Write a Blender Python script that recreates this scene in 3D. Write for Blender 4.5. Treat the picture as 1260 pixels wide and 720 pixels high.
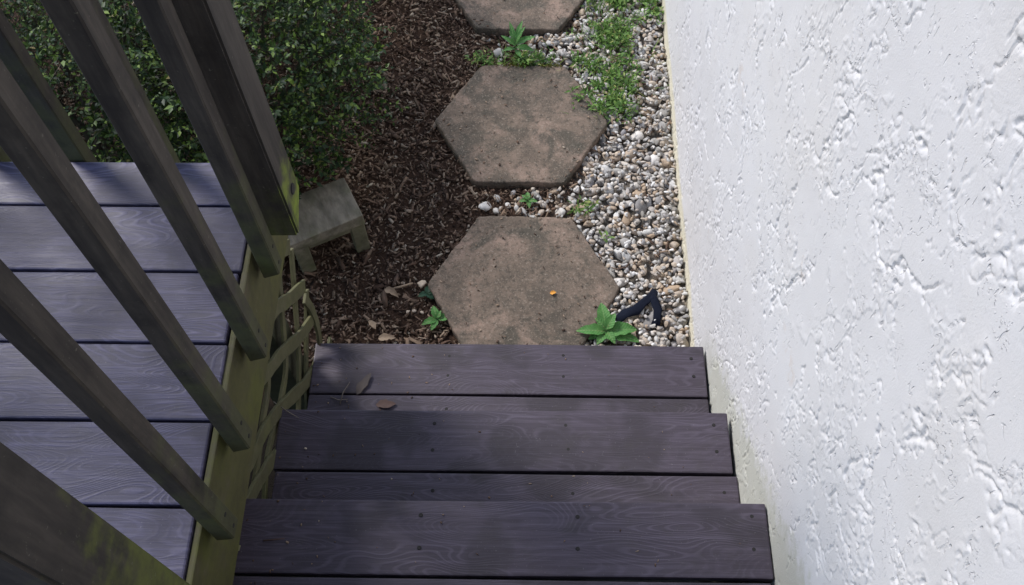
import bpy, bmesh, math, random
import numpy as np
from mathutils import Vector, Matrix, Euler

for o in list(bpy.data.objects): bpy.data.objects.remove(o)
S = bpy.context.scene
col = S.collection

# ------------------------------------------------------------------ camera
cam_d = bpy.data.cameras.new("camera")
cam = bpy.data.objects.new("camera", cam_d); col.objects.link(cam)
R = ((0.99974556, 0.01698545, -0.01484264), (-0.00738757, 0.86827565, 0.49602704), (-0.02131274, 0.49579118, -0.86818021))
cam.matrix_world = Matrix(((R[0][0], R[1][0], -R[2][0], 0), (R[0][1], R[1][1], -R[2][1], 0),
                           (R[0][2], R[1][2], -R[2][2], 2.3936), (0, 0, 0, 1)))
cam_d.sensor_fit = 'HORIZONTAL'; cam_d.sensor_width = 36
cam_d.lens = 36 * 1175.35 / 1260
cam_d.clip_start = 0.02; cam_d.clip_end = 500
S.camera = cam
S.render.resolution_x = 1024; S.render.resolution_y = 585

# ------------------------------------------------------------------ light
SUN = Vector((-0.80, 0.62, 0.95)).normalized()
elev = math.asin(SUN.z); rot = math.atan2(SUN.x, SUN.y)
w = bpy.data.worlds.new("World"); S.world = w; w.use_nodes = True
wn = w.node_tree.nodes; wl = w.node_tree.links
sky = wn.new("ShaderNodeTexSky"); sky.sky_type = 'NISHITA'; sky.sun_disc = False
sky.sun_elevation = elev; sky.sun_rotation = rot; sky.air_density = 1.0; sky.dust_density = 1.0
bg = wn["Background"]; bg.inputs[1].default_value = 0.14
wl.new(sky.outputs[0], bg.inputs[0])
sd = bpy.data.lights.new("sun", 'SUN'); sd.energy = 2.1; sd.angle = math.radians(15); sd.color = (1.0, 0.965, 0.93)
so = bpy.data.objects.new("sun", sd); col.objects.link(so)
so.rotation_euler = SUN.to_track_quat('Z', 'Y').to_euler()
S.view_settings.view_transform = 'Standard'; S.view_settings.look = 'None'
S.view_settings.exposure = 0.66; S.view_settings.gamma = 1

rng = np.random.default_rng(7); random.seed(7)

# ------------------------------------------------------------------ materials
class NT:
    def __init__(s, name):
        s.m = bpy.data.materials.new(name); s.m.use_nodes = True
        s.t = s.m.node_tree; s.b = s.t.nodes["Principled BSDF"]
    def n(s, typ, **kw):
        nd = s.t.nodes.new("ShaderNode" + typ)
        for k, v in kw.items(): setattr(nd, k, v)
        return nd
    def l(s, a, b): s.t.links.new(a, b)
    def inp(s, sock, v):
        if hasattr(v, 'is_linked') or hasattr(v, 'links'): s.l(v, sock)
        else: sock.default_value = v
    def math(s, op, a, b=0.0, c=None, clamp=False):
        nd = s.n("Math", operation=op); nd.use_clamp = clamp
        s.inp(nd.inputs[0], a); s.inp(nd.inputs[1], b)
        if c is not None: s.inp(nd.inputs[2], c)
        return nd.outputs[0]
    def vec(s, v, scale=(1, 1, 1), loc=(0, 0, 0), rot=(0, 0, 0)):
        nd = s.n("Mapping"); s.l(v, nd.inputs[0]); s.inp(nd.inputs[1], loc)
        nd.inputs[2].default_value = rot; nd.inputs[3].default_value = scale
        return nd.outputs[0]
    def noise(s, v, sc, det=4, rough=.5, dist=0, dim='3D'):
        nd = s.n("TexNoise", noise_dimensions=dim); s.l(v, nd.inputs['Vector'])
        nd.inputs['Scale'].default_value = sc; nd.inputs['Detail'].default_value = det
        nd.inputs['Roughness'].default_value = rough; nd.inputs['Distortion'].default_value = dist
        return nd.outputs[0]
    def ramp(s, f, pts):
        nd = s.n("ValToRGB"); s.l(f, nd.inputs[0]); r = nd.color_ramp
        while len(r.elements) < len(pts): r.elements.new(.5)
        for e, (p, c) in zip(r.elements, pts):
            e.position = p; e.color = (*c, 1) if hasattr(c, '__len__') else (c, c, c, 1)
        return nd.outputs[0]
    def mix(s, f, a, b, mode='MIX'):
        nd = s.n("Mix", data_type='RGBA', blend_type=mode)
        s.inp(nd.inputs[0], f)
        for i, v in ((6, a), (7, b)):
            if isinstance(v, tuple): nd.inputs[i].default_value = (*v, 1)
            else: s.l(v, nd.inputs[i])
        return nd.outputs[2]
    def rng(s, v, a, b, c=0., d=1., smooth=False):
        nd = s.n("MapRange", interpolation_type='SMOOTHSTEP' if smooth else 'LINEAR')
        s.l(v, nd.inputs[0]); 
        for i, x in zip((1, 2, 3, 4), (a, b, c, d)): nd.inputs[i].default_value = x
        return nd.outputs[0]
    def bump(s, h, strength=.5, dist=.002, prev=None):
        nd = s.n("Bump"); s.l(h, nd.inputs['Height']); nd.inputs['Strength'].default_value = strength
        nd.inputs['Distance'].default_value = dist
        if prev is not None: s.l(prev, nd.inputs['Normal'])
        return nd.outputs[0]
    def out(s, c=None, rough=.7, nrm=None, spec=None):
        if c is not None: s.inp(s.b.inputs['Base Color'], (*c, 1) if isinstance(c, tuple) else c)
        s.inp(s.b.inputs['Roughness'], rough)
        if nrm is not None: s.l(nrm, s.b.inputs['Normal'])
        if spec is not None: s.b.inputs['Specular IOR Level'].default_value = spec
        return s.m
    def obj(s): return s.n("TexCoord").outputs['Object']
    def pos(s): return s.n("NewGeometry").outputs['Position']
    def island(s): return s.n("NewGeometry").outputs['Random Per Island']
    def rand(s): return s.n("ObjectInfo").outputs['Random']
    def sep(s, v):
        nd = s.n("SeparateXYZ"); s.l(v, nd.inputs[0]); return nd.outputs

def composite_mat(name, dark, light, stain, gloss=.46, gmix=.85):
    """embossed composite decking: cathedral grain loops + straight fibres"""
    t = NT(name); o = t.obj(); r = t.rand()
    off = t.n("CombineXYZ"); t.l(t.math('MULTIPLY', r, 37.0), off.inputs[0]); t.l(t.math('MULTIPLY', r, 11.0), off.inputs[1])
    ad = t.n("VectorMath", operation='ADD'); t.l(o, ad.inputs[0]); t.l(off.outputs[0], ad.inputs[1]); v = ad.outputs[0]
    base = t.noise(t.vec(v, (3.2, 13, 3)), 1.0, 1.0, .4, .35)
    fine = t.noise(t.vec(v, (30, 110, 20)), 1.0, 2.0, .5)
    ph = t.math('ADD', t.math('MULTIPLY', base, 205.0), t.math('MULTIPLY', fine, 3.2))
    ring = t.math('SINE', ph)
    ring = t.rng(ring, .1, 1.0)
    fib = t.noise(t.vec(v, (14, 420, 30)), 1.0, 2.0, .6)
    fib2 = t.noise(t.vec(v, (5, 150, 30)), 1.0, 3.0, .6)
    msk = t.rng(t.noise(t.vec(v, (4, 9, 3), (3, 5, 0)), 1.0, 2.0, .5), .40, .60, .28, 1.0, True)
    g1 = t.math('MULTIPLY', ring, msk)
    g2 = t.math('MULTIPLY', t.rng(fib, .5, .75), t.math('SUBTRACT', 1.25, msk))
    g = t.math('ADD', t.math('MULTIPLY', g1, .55), t.math('MULTIPLY', g2, .45), clamp=True)
    c = t.mix(t.math('MULTIPLY', g, gmix), dark, light)
    c = t.mix(t.rng(fib2, .45, .75, 0, .35), c, light)
    big = t.noise(v, 5.5, 3.0, .55)
    c = t.mix(t.rng(big, .50, .62, 0, .6, True), c, stain)
    spk = t.noise(v, 260, 2, .6)
    c = t.mix(t.rng(spk, .66, .8, 0, .35), c, (.30, .29, .30))
    dirt = t.noise(v, 26, 5, .7)
    c = t.mix(t.rng(dirt, .5, .75, 0, .35), c, (.045, .04, .036))
    n = t.bump(g, .55, .0009); n = t.bump(fib2, .35, .0006, n)
    return t.out(c, t.rng(big, .4, .7, gloss, gloss + .14), n, .36)

M = {}
M['stair_board'] = composite_mat('stair_composite', (.053, .042, .056), (.150, .128, .172), (.030, .025, .030), .5, .50)
M['deck_board'] = composite_mat('deck_composite', (.047, .042, .073), (.165, .150, .245), (.042, .037, .056), .44, .68)

def wood_mat(name, dark, light, moss, z0, z1, amt=1.0, axis=(1, 1, 1), side=False):
    """painted / weathered timber, green algae strongest low down"""
    t = NT(name); o = t.obj(); P = t.pos(); r = t.rand()
    ad = t.n("VectorMath", operation='ADD'); t.l(o, ad.inputs[0]); t.l(t.math('MULTIPLY', r, 20.0), ad.inputs[1]); v = ad.outputs[0]
    gr = t.noise(t.vec(v, axis), 1.0, 4, .65)
    lng = t.noise(t.vec(v, tuple(a * 2.5 for a in axis)), 1.0, 3, .7)
    c = t.mix(t.math('MULTIPLY', t.rng(gr, .3, .7), t.rng(lng, .2, .7, .5, 1.1)), dark, light)
    mz = t.rng(t.sep(P)[2], z0, z1, 0.78, -.1)
    mn = t.noise(v, 17, 5, .62)
    m = t.math('ADD', mz, t.math('MULTIPLY', t.math('SUBTRACT', mn, .5), 1.5))
    mf = t.rng(m, .25, .75, 0, amt, True)
    if side:
        N_ = t.sep(t.n('NewGeometry').outputs['Normal']); mf = t.math('MULTIPLY', mf, t.rng(N_[0], .1, .7, .18, 1))
    mc = t.mix(t.noise(v, 60, 4, .7), moss, tuple(x * 2.1 for x in moss))
    c = t.mix(mf, c, mc)
    c = t.mix(t.math('MULTIPLY', t.rng(t.noise(v, 6.5, 4, .65), .52, .68, 0, .55, True), mf), c, tuple(x * y for x, y in zip(moss, (2.1, 2.4, 1.3))))
    c = t.mix(t.rng(t.noise(v, 11, 5, .7), .52, .7, 0, .55), c, tuple(x * .6 for x in dark))
    sp = t.noise(v, 130, 3, .6)
    c = t.mix(t.rng(sp, .67, .74, 0, .5), c, (.16, .15, .12))
    n = t.bump(gr, .5, .0012); n = t.bump(mn, .3, .001, n)
    return t.out(c, .72, n, .35)

M['rail_wood'] = wood_mat('railing_timber', (.020, .016, .014), (.075, .062, .050), (.045, .047, .020), .90, 1.50, .7, (40, 40, 5))
M['post_wood'] = wood_mat('post_timber', (.020, .016, .014), (.072, .060, .050), (.11, .135, .016), .90, 1.22, .95, (40, 40, 5), True)
M['near_post_wood'] = wood_mat('near_post_timber', (.018, .015, .013), (.058, .048, .040), (.06, .066, .014), 1.22, 1.70, .85, (40, 40, 5))
M['rim_wood'] = wood_mat('mossy_fascia', (.07, .06, .038), (.125, .105, .07), (.056, .054, .018), .86, 1.12, .85, (30, 5, 40))
M['lattice_wood'] = wood_mat('mossy_lattice', (.07, .066, .04), (.16, .145, .095), (.070, .070, .028), .4, 1.6, .55, (25, 25, 25))
M['bench_wood'] = wood_mat('bench_mossy', (.12, .105, .078), (.40, .35, .27), (.075, .08, .035), .1, .24, .5, (25, 8, 25))
M['hidden_wood'] = wood_mat('frame_timber', (.03, .028, .022), (.06, .055, .045), (.04, .045, .02), .2, 1.2, .4, (10, 40, 40))

def flat_mat(name, c1, c2, sc=30, rough=.7, bump=.3, spec=.4, trans=0):
    t = NT(name); o = t.obj(); nz = t.noise(o, sc, 4, .6)
    t.out(t.mix(nz, c1, c2), rough, t.bump(nz, bump, .001), spec)
    return t.m
M['screw'] = flat_mat('screw_steel', (.008, .007, .007), (.02, .018, .016), 300)

# stone slab
t = NT('hexagon_concrete'); o = t.obj(); r = t.rand()
ad = t.n("VectorMath", operation='ADD'); t.l(o, ad.inputs[0]); t.l(t.math('MULTIPLY', r, 9.0), ad.inputs[1]); v = ad.outputs[0]
a = t.noise(v, 9, 5, .62, .4); b = t.noise(v, 160, 3, .7); c3 = t.noise(v, 62, 5, .75)
c = t.ramp(a, [(.30, (.095, .080, .064)), (.5, (.175, .135, .105)), (.68, (.29, .21, .165))])
c = t.mix(t.rng(c3, .50, .64, 0, .7), c, (.062, .056, .045))
c = t.mix(t.rng(t.noise(v, 6.5, 5, .68, .6), .47, .62, 0, .8, True), c, (.072, .067, .054))
c = t.mix(t.rng(b, .54, .72, 0, .55), c, (.38, .32, .26))
c = t.mix(t.rng(t.noise(v, 210, 2, .5), .60, .72, 0, .6), c, (.04, .035, .03))
n = t.bump(b, .8, .0016); n = t.bump(c3, .5, .002, n)
M['hex'] = t.out(c, .9, n, .2)

# gravel / mulch / leaves coloured per piece
def island_mat(name, pts, rough=.8, spec=.3, sc=90, var=.35, trans=None):
    t = NT(name); i = t.island()
    c = t.ramp(i, pts)
    t.t.nodes[-1]
    nz = t.noise(t.obj(), sc, 4, .65)
    c = t.mix(t.rng(nz, .35, .75, 0, var), c, (.05, .045, .04))
    t.out(c, rough, t.bump(nz, .5, .0012), spec)
    if trans:
        t.b.inputs['Subsurface Weight'].default_value = trans; t.b.inputs['Subsurface Radius'].default_value = (.004, .008, .002)
    return t.m
M['gravel'] = island_mat('gravel_stones', [(0, (.20, .19, .19)), (.14, (.52, .50, .47)), (.28, (.46, .34, .23)), (.42, (.70, .69, .66)), (.55, (.28, .26, .23)), (.68, (.80, .79, .77)), (.84, (.58, .47, .35)), (1, (.42, .41, .42))], .75)
M['mulch'] = island_mat('bark_mulch', [(0, (.055, .033, .023)), (.35, (.125, .078, .055)), (.58, (.21, .138, .098)), (.78, (.30, .215, .15)), (.94, (.36, .28, .21)), (1, (.50, .43, .34))], .9, .2)
for k in ('gravel', 'mulch'):
    pass

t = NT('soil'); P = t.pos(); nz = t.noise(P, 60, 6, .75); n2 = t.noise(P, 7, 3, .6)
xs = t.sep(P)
past_deck_shade = t.rng(xs[1], 1.0, 1.1, 0, 1)
c = t.mix(past_deck_shade, t.mix(nz, (.007, .006, .005), (.02, .016, .013)), t.mix(nz, (.028, .017, .012), (.12, .074, .052)))  # soil under deck and stairs coloured near black to stand in for shade
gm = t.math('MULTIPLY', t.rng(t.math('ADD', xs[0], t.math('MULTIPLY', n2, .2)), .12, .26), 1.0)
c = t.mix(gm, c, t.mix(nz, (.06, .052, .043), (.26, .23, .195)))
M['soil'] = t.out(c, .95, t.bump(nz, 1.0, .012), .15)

def leaf_mat(name, pts, rough=.42, spec=.5):
    t = NT(name); i = t.island(); c = t.ramp(i, pts)
    t.out(c, rough, None, spec)
    tr = t.n("BsdfTranslucent"); t.l(t.mix(.5, c, (.12, .2, .03)), tr.inputs[0])
    mx = t.n("MixShader"); mx.inputs[0].default_value = .25
    t.l(t.b.outputs[0], mx.inputs[1]); t.l(tr.outputs[0], mx.inputs[2])
    t.l(mx.outputs[0], t.t.nodes['Material Output'].inputs[0])
    return t.m
M['shrub_leaf'] = leaf_mat('shrub_leaf', [(0, (.009, .022, .009)), (.5, (.022, .050, .016)), (.74, (.060, .112, .024)), (.88, (.14, .22, .042)), (.985, (.22, .32, .06)), (1, (.26, .17, .08))], .5, .32)
M['groundcover'] = leaf_mat('ground_cover_leaf', [(0, (.06, .13, .03)), (.5, (.12, .24, .05)), (.85, (.21, .35, .08)), (1, (.36, .36, .12))], .5, .3)
M['weed_old'] = leaf_mat('weed_leaf', [(0, (.06, .22, .05)), (1, (.11, .33, .08))], .5, .4)
def weed_mat(name, a, b, d):
    t = NT(name); o = t.obj(); s_ = t.sep(o)
    nz = t.noise(o, 70, 4, .65); c = t.mix(t.rng(nz, .3, .7), a, b)
    vein = t.rng(t.math('ABSOLUTE', s_[1]), .0, .0016, 1, 0)
    rib = t.math('SINE', t.math('ADD', t.math('MULTIPLY', s_[0], 900.0), t.math('MULTIPLY', t.math('ABSOLUTE', s_[1]), -700.0)))
    c = t.mix(t.math('MULTIPLY', vein, .5), c, (.30, .42, .18))
    c = t.mix(t.math('MULTIPLY', t.rng(rib, .6, 1), .18), c, d)
    c = t.mix(t.rng(t.noise(o, 160, 2, .5), .66, .72, 0, .6), c, (.20, .17, .07))
    t.out(c, .6, t.bump(rib, .5, .0006), .3)
    tr = t.n("BsdfTranslucent"); t.l(c, tr.inputs[0]); mx = t.n("MixShader"); mx.inputs[0].default_value = .25
    t.l(t.b.outputs[0], mx.inputs[1]); t.l(tr.outputs[0], mx.inputs[2]); t.l(mx.outputs[0], t.t.nodes['Material Output'].inputs[0])
    return t.m
M['weed'] = weed_mat('weed_leaf', (.060, .19, .045), (.125, .31, .085), (.04, .14, .03))
M['weed_dark'] = leaf_mat('weed_leaf_dark', [(0, (.02, .07, .035)), (1, (.04, .11, .05))], .5, .4)
M['moss'] = leaf_mat('moss', [(0, (.06, .07, .012)), (1, (.17, .15, .03))], .9, .1)
M['branch'] = flat_mat('branch_bark', (.035, .028, .02), (.09, .075, .055), 80)
M['dry_leaf'] = flat_mat('dry_leaf', (.24, .16, .10), (.44, .34, .24), 120)
M['brown_leaf'] = flat_mat('brown_leaf', (.075, .045, .040), (.13, .078, .062), 90)
M['dark_leaf'] = flat_mat('damp_leaf', (.05, .040, .04), (.10, .08, .07), 60)
M['orange_leaf'] = flat_mat('orange_leaf', (.55, .22, .03), (.75, .36, .06), 90)
M['yellow_leaf'] = flat_mat('yellow_leaf', (.25, .24, .12), (.4, .38, .2), 90)
M['pale'] = flat_mat('pale_flesh', (.5, .4, .3), (.66, .55, .42), 60)
M['fabric'] = flat_mat('landscape_fabric', (.004, .006, .014), (.010, .013, .025), 200, .9, .5, .15)
M['twig'] = flat_mat('twig_bark', (.10, .085, .07), (.24, .2, .17), 100)

# ------------------------------------------------------------------ helpers
def link(name, me, mat=None, parent=None, loc=(0, 0, 0), rot=(0, 0, 0)):
    o = bpy.data.objects.new(name, me)
    if mat is not None and not me.materials: me.materials.append(mat)
    col.objects.link(o); o.location = loc; o.rotation_euler = rot
    if parent is not None: o.parent = parent
    return o
def tag(o, label=None, cat=None, group=None, kind=None):
    for k, v in (('label', label), ('category', cat), ('group', group), ('kind', kind)):
        if v: o[k] = v
    return o
def empty(name, loc, label, cat, group=None, rz=0):
    o = bpy.data.objects.new(name, None); col.objects.link(o); o.location = loc; o.rotation_euler = (0, 0, rz)
    o.empty_display_size = .05
    return tag(o, label, cat, group)
def box_mesh(name, sx, sy, sz, bev=.003, segs=2, jit=0, cuts=0):
    bm = bmesh.new(); bmesh.ops.create_cube(bm, size=1)
    bmesh.ops.scale(bm, vec=(sx, sy, sz), verts=bm.verts)
    if jit:
        for v in bm.verts: v.co += Vector([random.uniform(-jit, jit) for _ in range(3)])
    if bev: bmesh.ops.bevel(bm, geom=list(bm.edges), offset=bev, segments=segs, profile=.6, affect='EDGES')
    me = bpy.data.meshes.new(name); bm.to_mesh(me); bm.free()
    for p in me.polygons: p.use_smooth = False
    return me
def np_mesh(name, V, F, smooth=False):
    """V (n,3); F (m,k) all same size"""
    me = bpy.data.meshes.new(name); V = np.ascontiguousarray(V, dtype=np.float32); F = np.ascontiguousarray(F, dtype=np.int32)
    k = F.shape[1]; m = F.shape[0]
    me.vertices.add(len(V)); me.vertices.foreach_set('co', V.ravel())
    me.loops.add(m * k); me.loops.foreach_set('vertex_index', F.ravel())
    me.polygons.add(m); me.polygons.foreach_set('loop_start', np.arange(0, m * k, k, dtype=np.int32))
    me.polygons.foreach_set('loop_total', np.full(m, k, dtype=np.int32))
    if smooth: me.polygons.foreach_set('use_smooth', np.ones(m, dtype=bool))
    me.update(calc_edges=True); me.validate(); return me
def scatter(name, TV, TF, P, Rm, Sc, smooth=False):
    """copies of template (TV list of variants) at P with rotation matrices Rm and scale vectors Sc"""
    n = len(P); k = len(TV); nv = TV[0].shape[0]
    T = np.stack(TV)[np.arange(n) % k]                      # n,nv,3
    X = T * Sc[:, None, :]
    X = np.einsum('nij,nvj->nvi', Rm, X) + P[:, None, :]
    F = TF[None] + (np.arange(n) * nv)[:, None, None]
    return np_mesh(name, X.reshape(-1, 3), F.reshape(-1, TF.shape[1]), smooth)
def rots(rx, ry, rz):
    cx, sx, cy, sy, cz, sz = np.cos(rx), np.sin(rx), np.cos(ry), np.sin(ry), np.cos(rz), np.sin(rz)
    z = np.zeros_like(rx); o = np.ones_like(rx)
    X = np.stack([o, z, z, z, cx, -sx, z, sx, cx], -1).reshape(-1, 3, 3)
    Y = np.stack([cy, z, sy, z, o, z, -sy, z, cy], -1).reshape(-1, 3, 3)
    Z = np.stack([cz, -sz, z, sz, cz, z, z, z, o], -1).reshape(-1, 3, 3)
    return Z @ Y @ X
def ico(sub=1):
    bm = bmesh.new(); bmesh.ops.create_icosphere(bm, subdivisions=sub, radius=1)
    V = np.array([v.co[:] for v in bm.verts]); F = np.array([[v.index for v in f.verts] for f in bm.faces]); bm.free()
    return V, F
_h = np.random.default_rng(3).random((512, 512)).astype(np.float32)
def vnoise(x, y, seed=0):
    x = x + seed * 17.37; y = y + seed * 9.71
    xi = np.floor(x).astype(int); yi = np.floor(y).astype(int); fx = x - xi; fy = y - yi
    fx = fx * fx * fx * (fx * (fx * 6 - 15) + 10); fy = fy * fy * fy * (fy * (fy * 6 - 15) + 10)
    g = lambda a, b: _h[a & 511, b & 511]
    return (g(xi, yi) * (1 - fx) + g(xi + 1, yi) * fx) * (1 - fy) + (g(xi, yi + 1) * (1 - fx) + g(xi + 1, yi + 1) * fx) * fy
def fbm(x, y, o=4, seed=0, gain=.5):
    s = 0; a = 1; tt = 0
    for i in range(o):
        s = s + a * vnoise(x * 2 ** i, y * 2 ** i, seed + i * 5); tt += a; a *= gain
    return s / tt
def sstep(a, b, x):
    t_ = np.clip((x - a) / (b - a), 0, 1); return t_ * t_ * (3 - 2 * t_)
def tube_mesh(name, pts, rads, n=6):
    pts = [Vector(p) for p in pts]; V = []; F = []
    for i, p in enumerate(pts):
        d = (pts[min(i + 1, len(pts) - 1)] - pts[max(i - 1, 0)]).normalized()
        u = d.orthogonal().normalized() if i == 0 else (u - d * u.dot(d)).normalized()
        vv = d.cross(u)
        for k in range(n):
            a = 2 * math.pi * k / n; V.append(p + (u * math.cos(a) + vv * math.sin(a)) * rads[i])
    for i in range(len(pts) - 1):
        for k in range(n): F.append((i * n + k, i * n + (k + 1) % n, (i + 1) * n + (k + 1) % n, (i + 1) * n + k))
    F.append(tuple(range(n))[::-1]); F.append(tuple(range((len(pts) - 1) * n, len(pts) * n)))
    me = bpy.data.meshes.new(name); me.from_pydata([tuple(v) for v in V], [], F)
    for p in me.polygons: p.use_smooth = True
    return me

# ------------------------------------------------------------------ ground
gx = np.concatenate([np.linspace(-60, -2.2, 12), np.linspace(-2.1, .5, 110), np.linspace(1, 60, 12)])
gy = np.concatenate([np.linspace(-60, -1.2, 10), np.linspace(-1, 3.4, 150), np.linspace(4, 80, 14)])
GX, GY = np.meshgrid(gx, gy, indexing='ij')
def ground_h(x, y):
    near = sstep(-2.4, -1.9, x) * sstep(3.6, 3.0, y) * sstep(.9, .6, x)
    return near * ((fbm(x * 5, y * 5, 3, 2) - .5) * .022 + (fbm(x * 30, y * 30, 2, 4) - .5) * .008) - .004
GZ = ground_h(GX, GY)
nx, ny = GX.shape
ii = np.arange(nx * ny).reshape(nx, ny)
GF = np.stack([ii[:-1, :-1], ii[1:, :-1], ii[1:, 1:], ii[:-1, 1:]], -1).reshape(-1, 4)
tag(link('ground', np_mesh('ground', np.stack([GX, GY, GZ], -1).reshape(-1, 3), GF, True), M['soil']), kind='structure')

# ------------------------------------------------------------------ stucco wall
WX = 0.4450
wy = np.concatenate([np.linspace(-2.5, .08, 24), np.arange(.1, 1.3, .0020), np.arange(1.3, 2.62, .0030), np.linspace(2.65, 4.5, 40)])
wz = np.concatenate([np.array([-.06, -.02]), np.arange(.0, 1.86, .0024), np.linspace(1.9, 3.4, 30)])
Y, Z = np.meshgrid(wy, wz, indexing='ij')
def stucco(Y, Z):
    # skip-trowel: broad trowelled flakes with torn edges, drag direction runs up and away from the foot
    a = math.radians(68); ca, sa = math.cos(a), math.sin(a)
    U = Y * ca * -1 + Z * sa; W = Y * sa + Z * ca            # U along the drag, W across
    wu = (fbm(Y * 20, Z * 20, 3, 11) - .5) * .085 + (fbm(Y * 80, Z * 80, 3, 61) - .5) * .020
    ww = (fbm(Y * 24, Z * 24, 3, 23) - .5) * .060 + (fbm(Y * 80, Z * 80, 3, 67) - .5) * .018
    n1 = fbm((U + wu) * 5.0, (W + ww) * 11, 2, 31)
    n2 = fbm((U + wu) * 9, (W + ww) * 21, 2, 47)
    n3 = fbm((U + wu) * 17, (W + ww) * 44, 2, 53)
    def lip(n_, c_, w_, sg):
        # the lip drops sharply on its lower side only, as the trowel left it
        gz_ = np.gradient(n_, wz_, axis=1); gy_ = np.gradient(n_, wy_, axis=0)
        d_ = sg * (gz_ * .45 + gy_ * .85) / (np.hypot(gz_, gy_) + 1e-6)
        return sstep(c_, c_ + .007, n_) * (1 - sstep(c_ + .007, c_ + w_, n_)) * (.10 + .90 * sstep(-.1, .55, d_))
    wy_, wz_ = Y[:, 0], Z[0]
    g1 = sstep(.42, .58, fbm(Y * 17, Z * 17, 3, 83)); g2 = sstep(.46, .60, fbm(Y * 13, Z * 13, 3, 71)); g3 = sstep(.48, .60, fbm(Y * 8, Z * 8, 3, 75))
    h = lip(n1, .53, .2, 1) * .0010 * g1 + lip(n3, .60, .2, 1) * .0012 * g3
    h = h - lip(n1, .50, .06, -1) * .0034 * g1 - lip(n1, .60, .055, -1) * .0034 * g2 - lip(n2, .52, .065, -1) * .0029 * g2 - lip(n2, .42, .06, -1) * .0028 * g3 - lip(n3, .52, .09, -1) * .0024 * g3 * g2
    h = h + .0022
    h = h + (fbm(Y * 3, Z * 3, 2, 121) - .5) * .005 + (fbm(Y * 14, Z * 14, 2, 131) - .5) * .0012
    return h
H = stucco(Y, Z)
edge = np.clip(1 - (Z + 0.0) / .035, 0, 1)
Xw = WX - H + .001 - edge * .004
nx, ny = Y.shape; ii = np.arange(nx * ny).reshape(nx, ny)
WF = np.stack([ii[:-1, :-1], ii[:-1, 1:], ii[1:, 1:], ii[1:, :-1]], -1).reshape(-1, 4)
V = np.stack([Xw, Y, Z], -1).reshape(-1, 3)
# close the wall with thickness: 4 back corners
c0 = np.array([[WX + .2, wy[0], wz[0]], [WX + .2, wy[-1], wz[0]], [WX + .2, wy[-1], wz[-1]], [WX + .2, wy[0], wz[-1]]])
fc = np.array([[WX, wy[0], wz[0]], [WX, wy[-1], wz[0]], [WX, wy[-1], wz[-1]], [WX, wy[0], wz[-1]]])
base = len(V); V = np.concatenate([V, c0, fc])
b_, f_ = base, base + 4
WF = np.concatenate([WF, np.array([[b_, b_ + 1, b_ + 2, b_ + 3]] + [[b_ + k, f_ + k, f_ + (k + 1) % 4, b_ + (k + 1) % 4] for k in range(4)])])
t = NT('white_stucco'); P = t.pos(); s = t.sep(P)
f1 = t.noise(P, 8, 5, .6); f2 = t.noise(P, 330, 3, .7); f3 = t.noise(P, 40, 5, .7)
f9 = t.noise(P, 2.2, 4, .6)
c = t.mix(f1, (.61, .602, .612), (.69, .682, .69))
c = t.mix(t.rng(f9, .48, .68, 0, .5), c, (.62, .60, .585))
c = t.mix(t.rng(t.noise(P, 420, 2, .5), .66, .74, 0, .35), c, (.45, .44, .43))
# algae / splash stain above treads and along the foot
ln = t.math('SUBTRACT', s[2], t.math('MULTIPLY_ADD', t.math('SUBTRACT', 1.15, s[1]), .787, .2065))   # height over the stair line
st = t.math('ADD', t.rng(ln, -.05, .11, 1, 0), t.math('MULTIPLY', t.math('SUBTRACT', f3, .5), 1.5))
st = t.math('MULTIPLY', t.rng(st, .35, .95, 0, .42, True), t.rng(s[1], 1.15, 1.0, 0, 1))
c = t.mix(st, c, (.34, .35, .21))
ft = t.math('ADD', t.rng(s[2], .03, .085, 1, 0), t.math('MULTIPLY', t.math('SUBTRACT', f3, .5), .7))
c = t.mix(t.rng(ft, .2, .9, 0, .8, True), c, (.66, .61, .45))
rust = t.noise(P, 3.1, 2, .5)
c = t.mix(t.math('MULTIPLY', t.rng(rust, .70, .76), t.rng(f3, .5, .6, 0, .35)), c, (.45, .27, .12))
# thin torn trowel lines, dashes and crumbs, finer than the mesh can carry
wv = t.n("VectorMath", operation='ADD'); t.l(P, wv.inputs[0])
wn_ = t.n("TexNoise"); t.l(P, wn_.inputs['Vector']); wn_.inputs['Scale'].default_value = 34; wn_.inputs['Detail'].default_value = 4; wn_.inputs['Roughness'].default_value = .65
sc_w = t.n("VectorMath", operation='SCALE'); t.l(wn_.outputs['Color'], sc_w.inputs[0]); sc_w.inputs['Scale'].default_value = .035; t.l(sc_w.outputs[0], wv.inputs[1])
dv = t.vec(wv.outputs[0], (1, 22, 9), (0, 0, 0), (math.radians(-22), 0, 0))
ln1 = t.noise(dv, 1.0, 2, .5)
l1 = t.rng(t.math('ABSOLUTE', t.math('SUBTRACT', ln1, .56)), .003, .013, 1, 0, True)
gate = t.rng(t.noise(t.vec(P, (1, 1, 1), (4, 2, 7)), 19, 3, .6), .53, .60, 0, 1, True)
l1 = t.math('MULTIPLY', l1, gate)
dsh = t.rng(t.noise(t.vec(P, (1, 150, 42), (0, 0, 0), (math.radians(-22), 0, 0)), 1.0, 1, .5), .70, .76, 0, 1, True)
dsh = t.math('MULTIPLY', dsh, t.rng(t.noise(t.vec(P, (1, 1, 1), (9, 3, 1)), 9, 3, .6), .46, .58, 0, 1, True))
pit_ = t.math('MAXIMUM', t.math('MULTIPLY', l1, .45), dsh)
cr = t.math('MULTIPLY', t.rng(t.noise(P, 210, 2, .5), .60, .68, 0, 1, True), t.rng(t.noise(t.vec(P, (1, 1, 1), (1, 8, 5)), 13, 4, .65), .53, .62, 0, 1, True))
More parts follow.
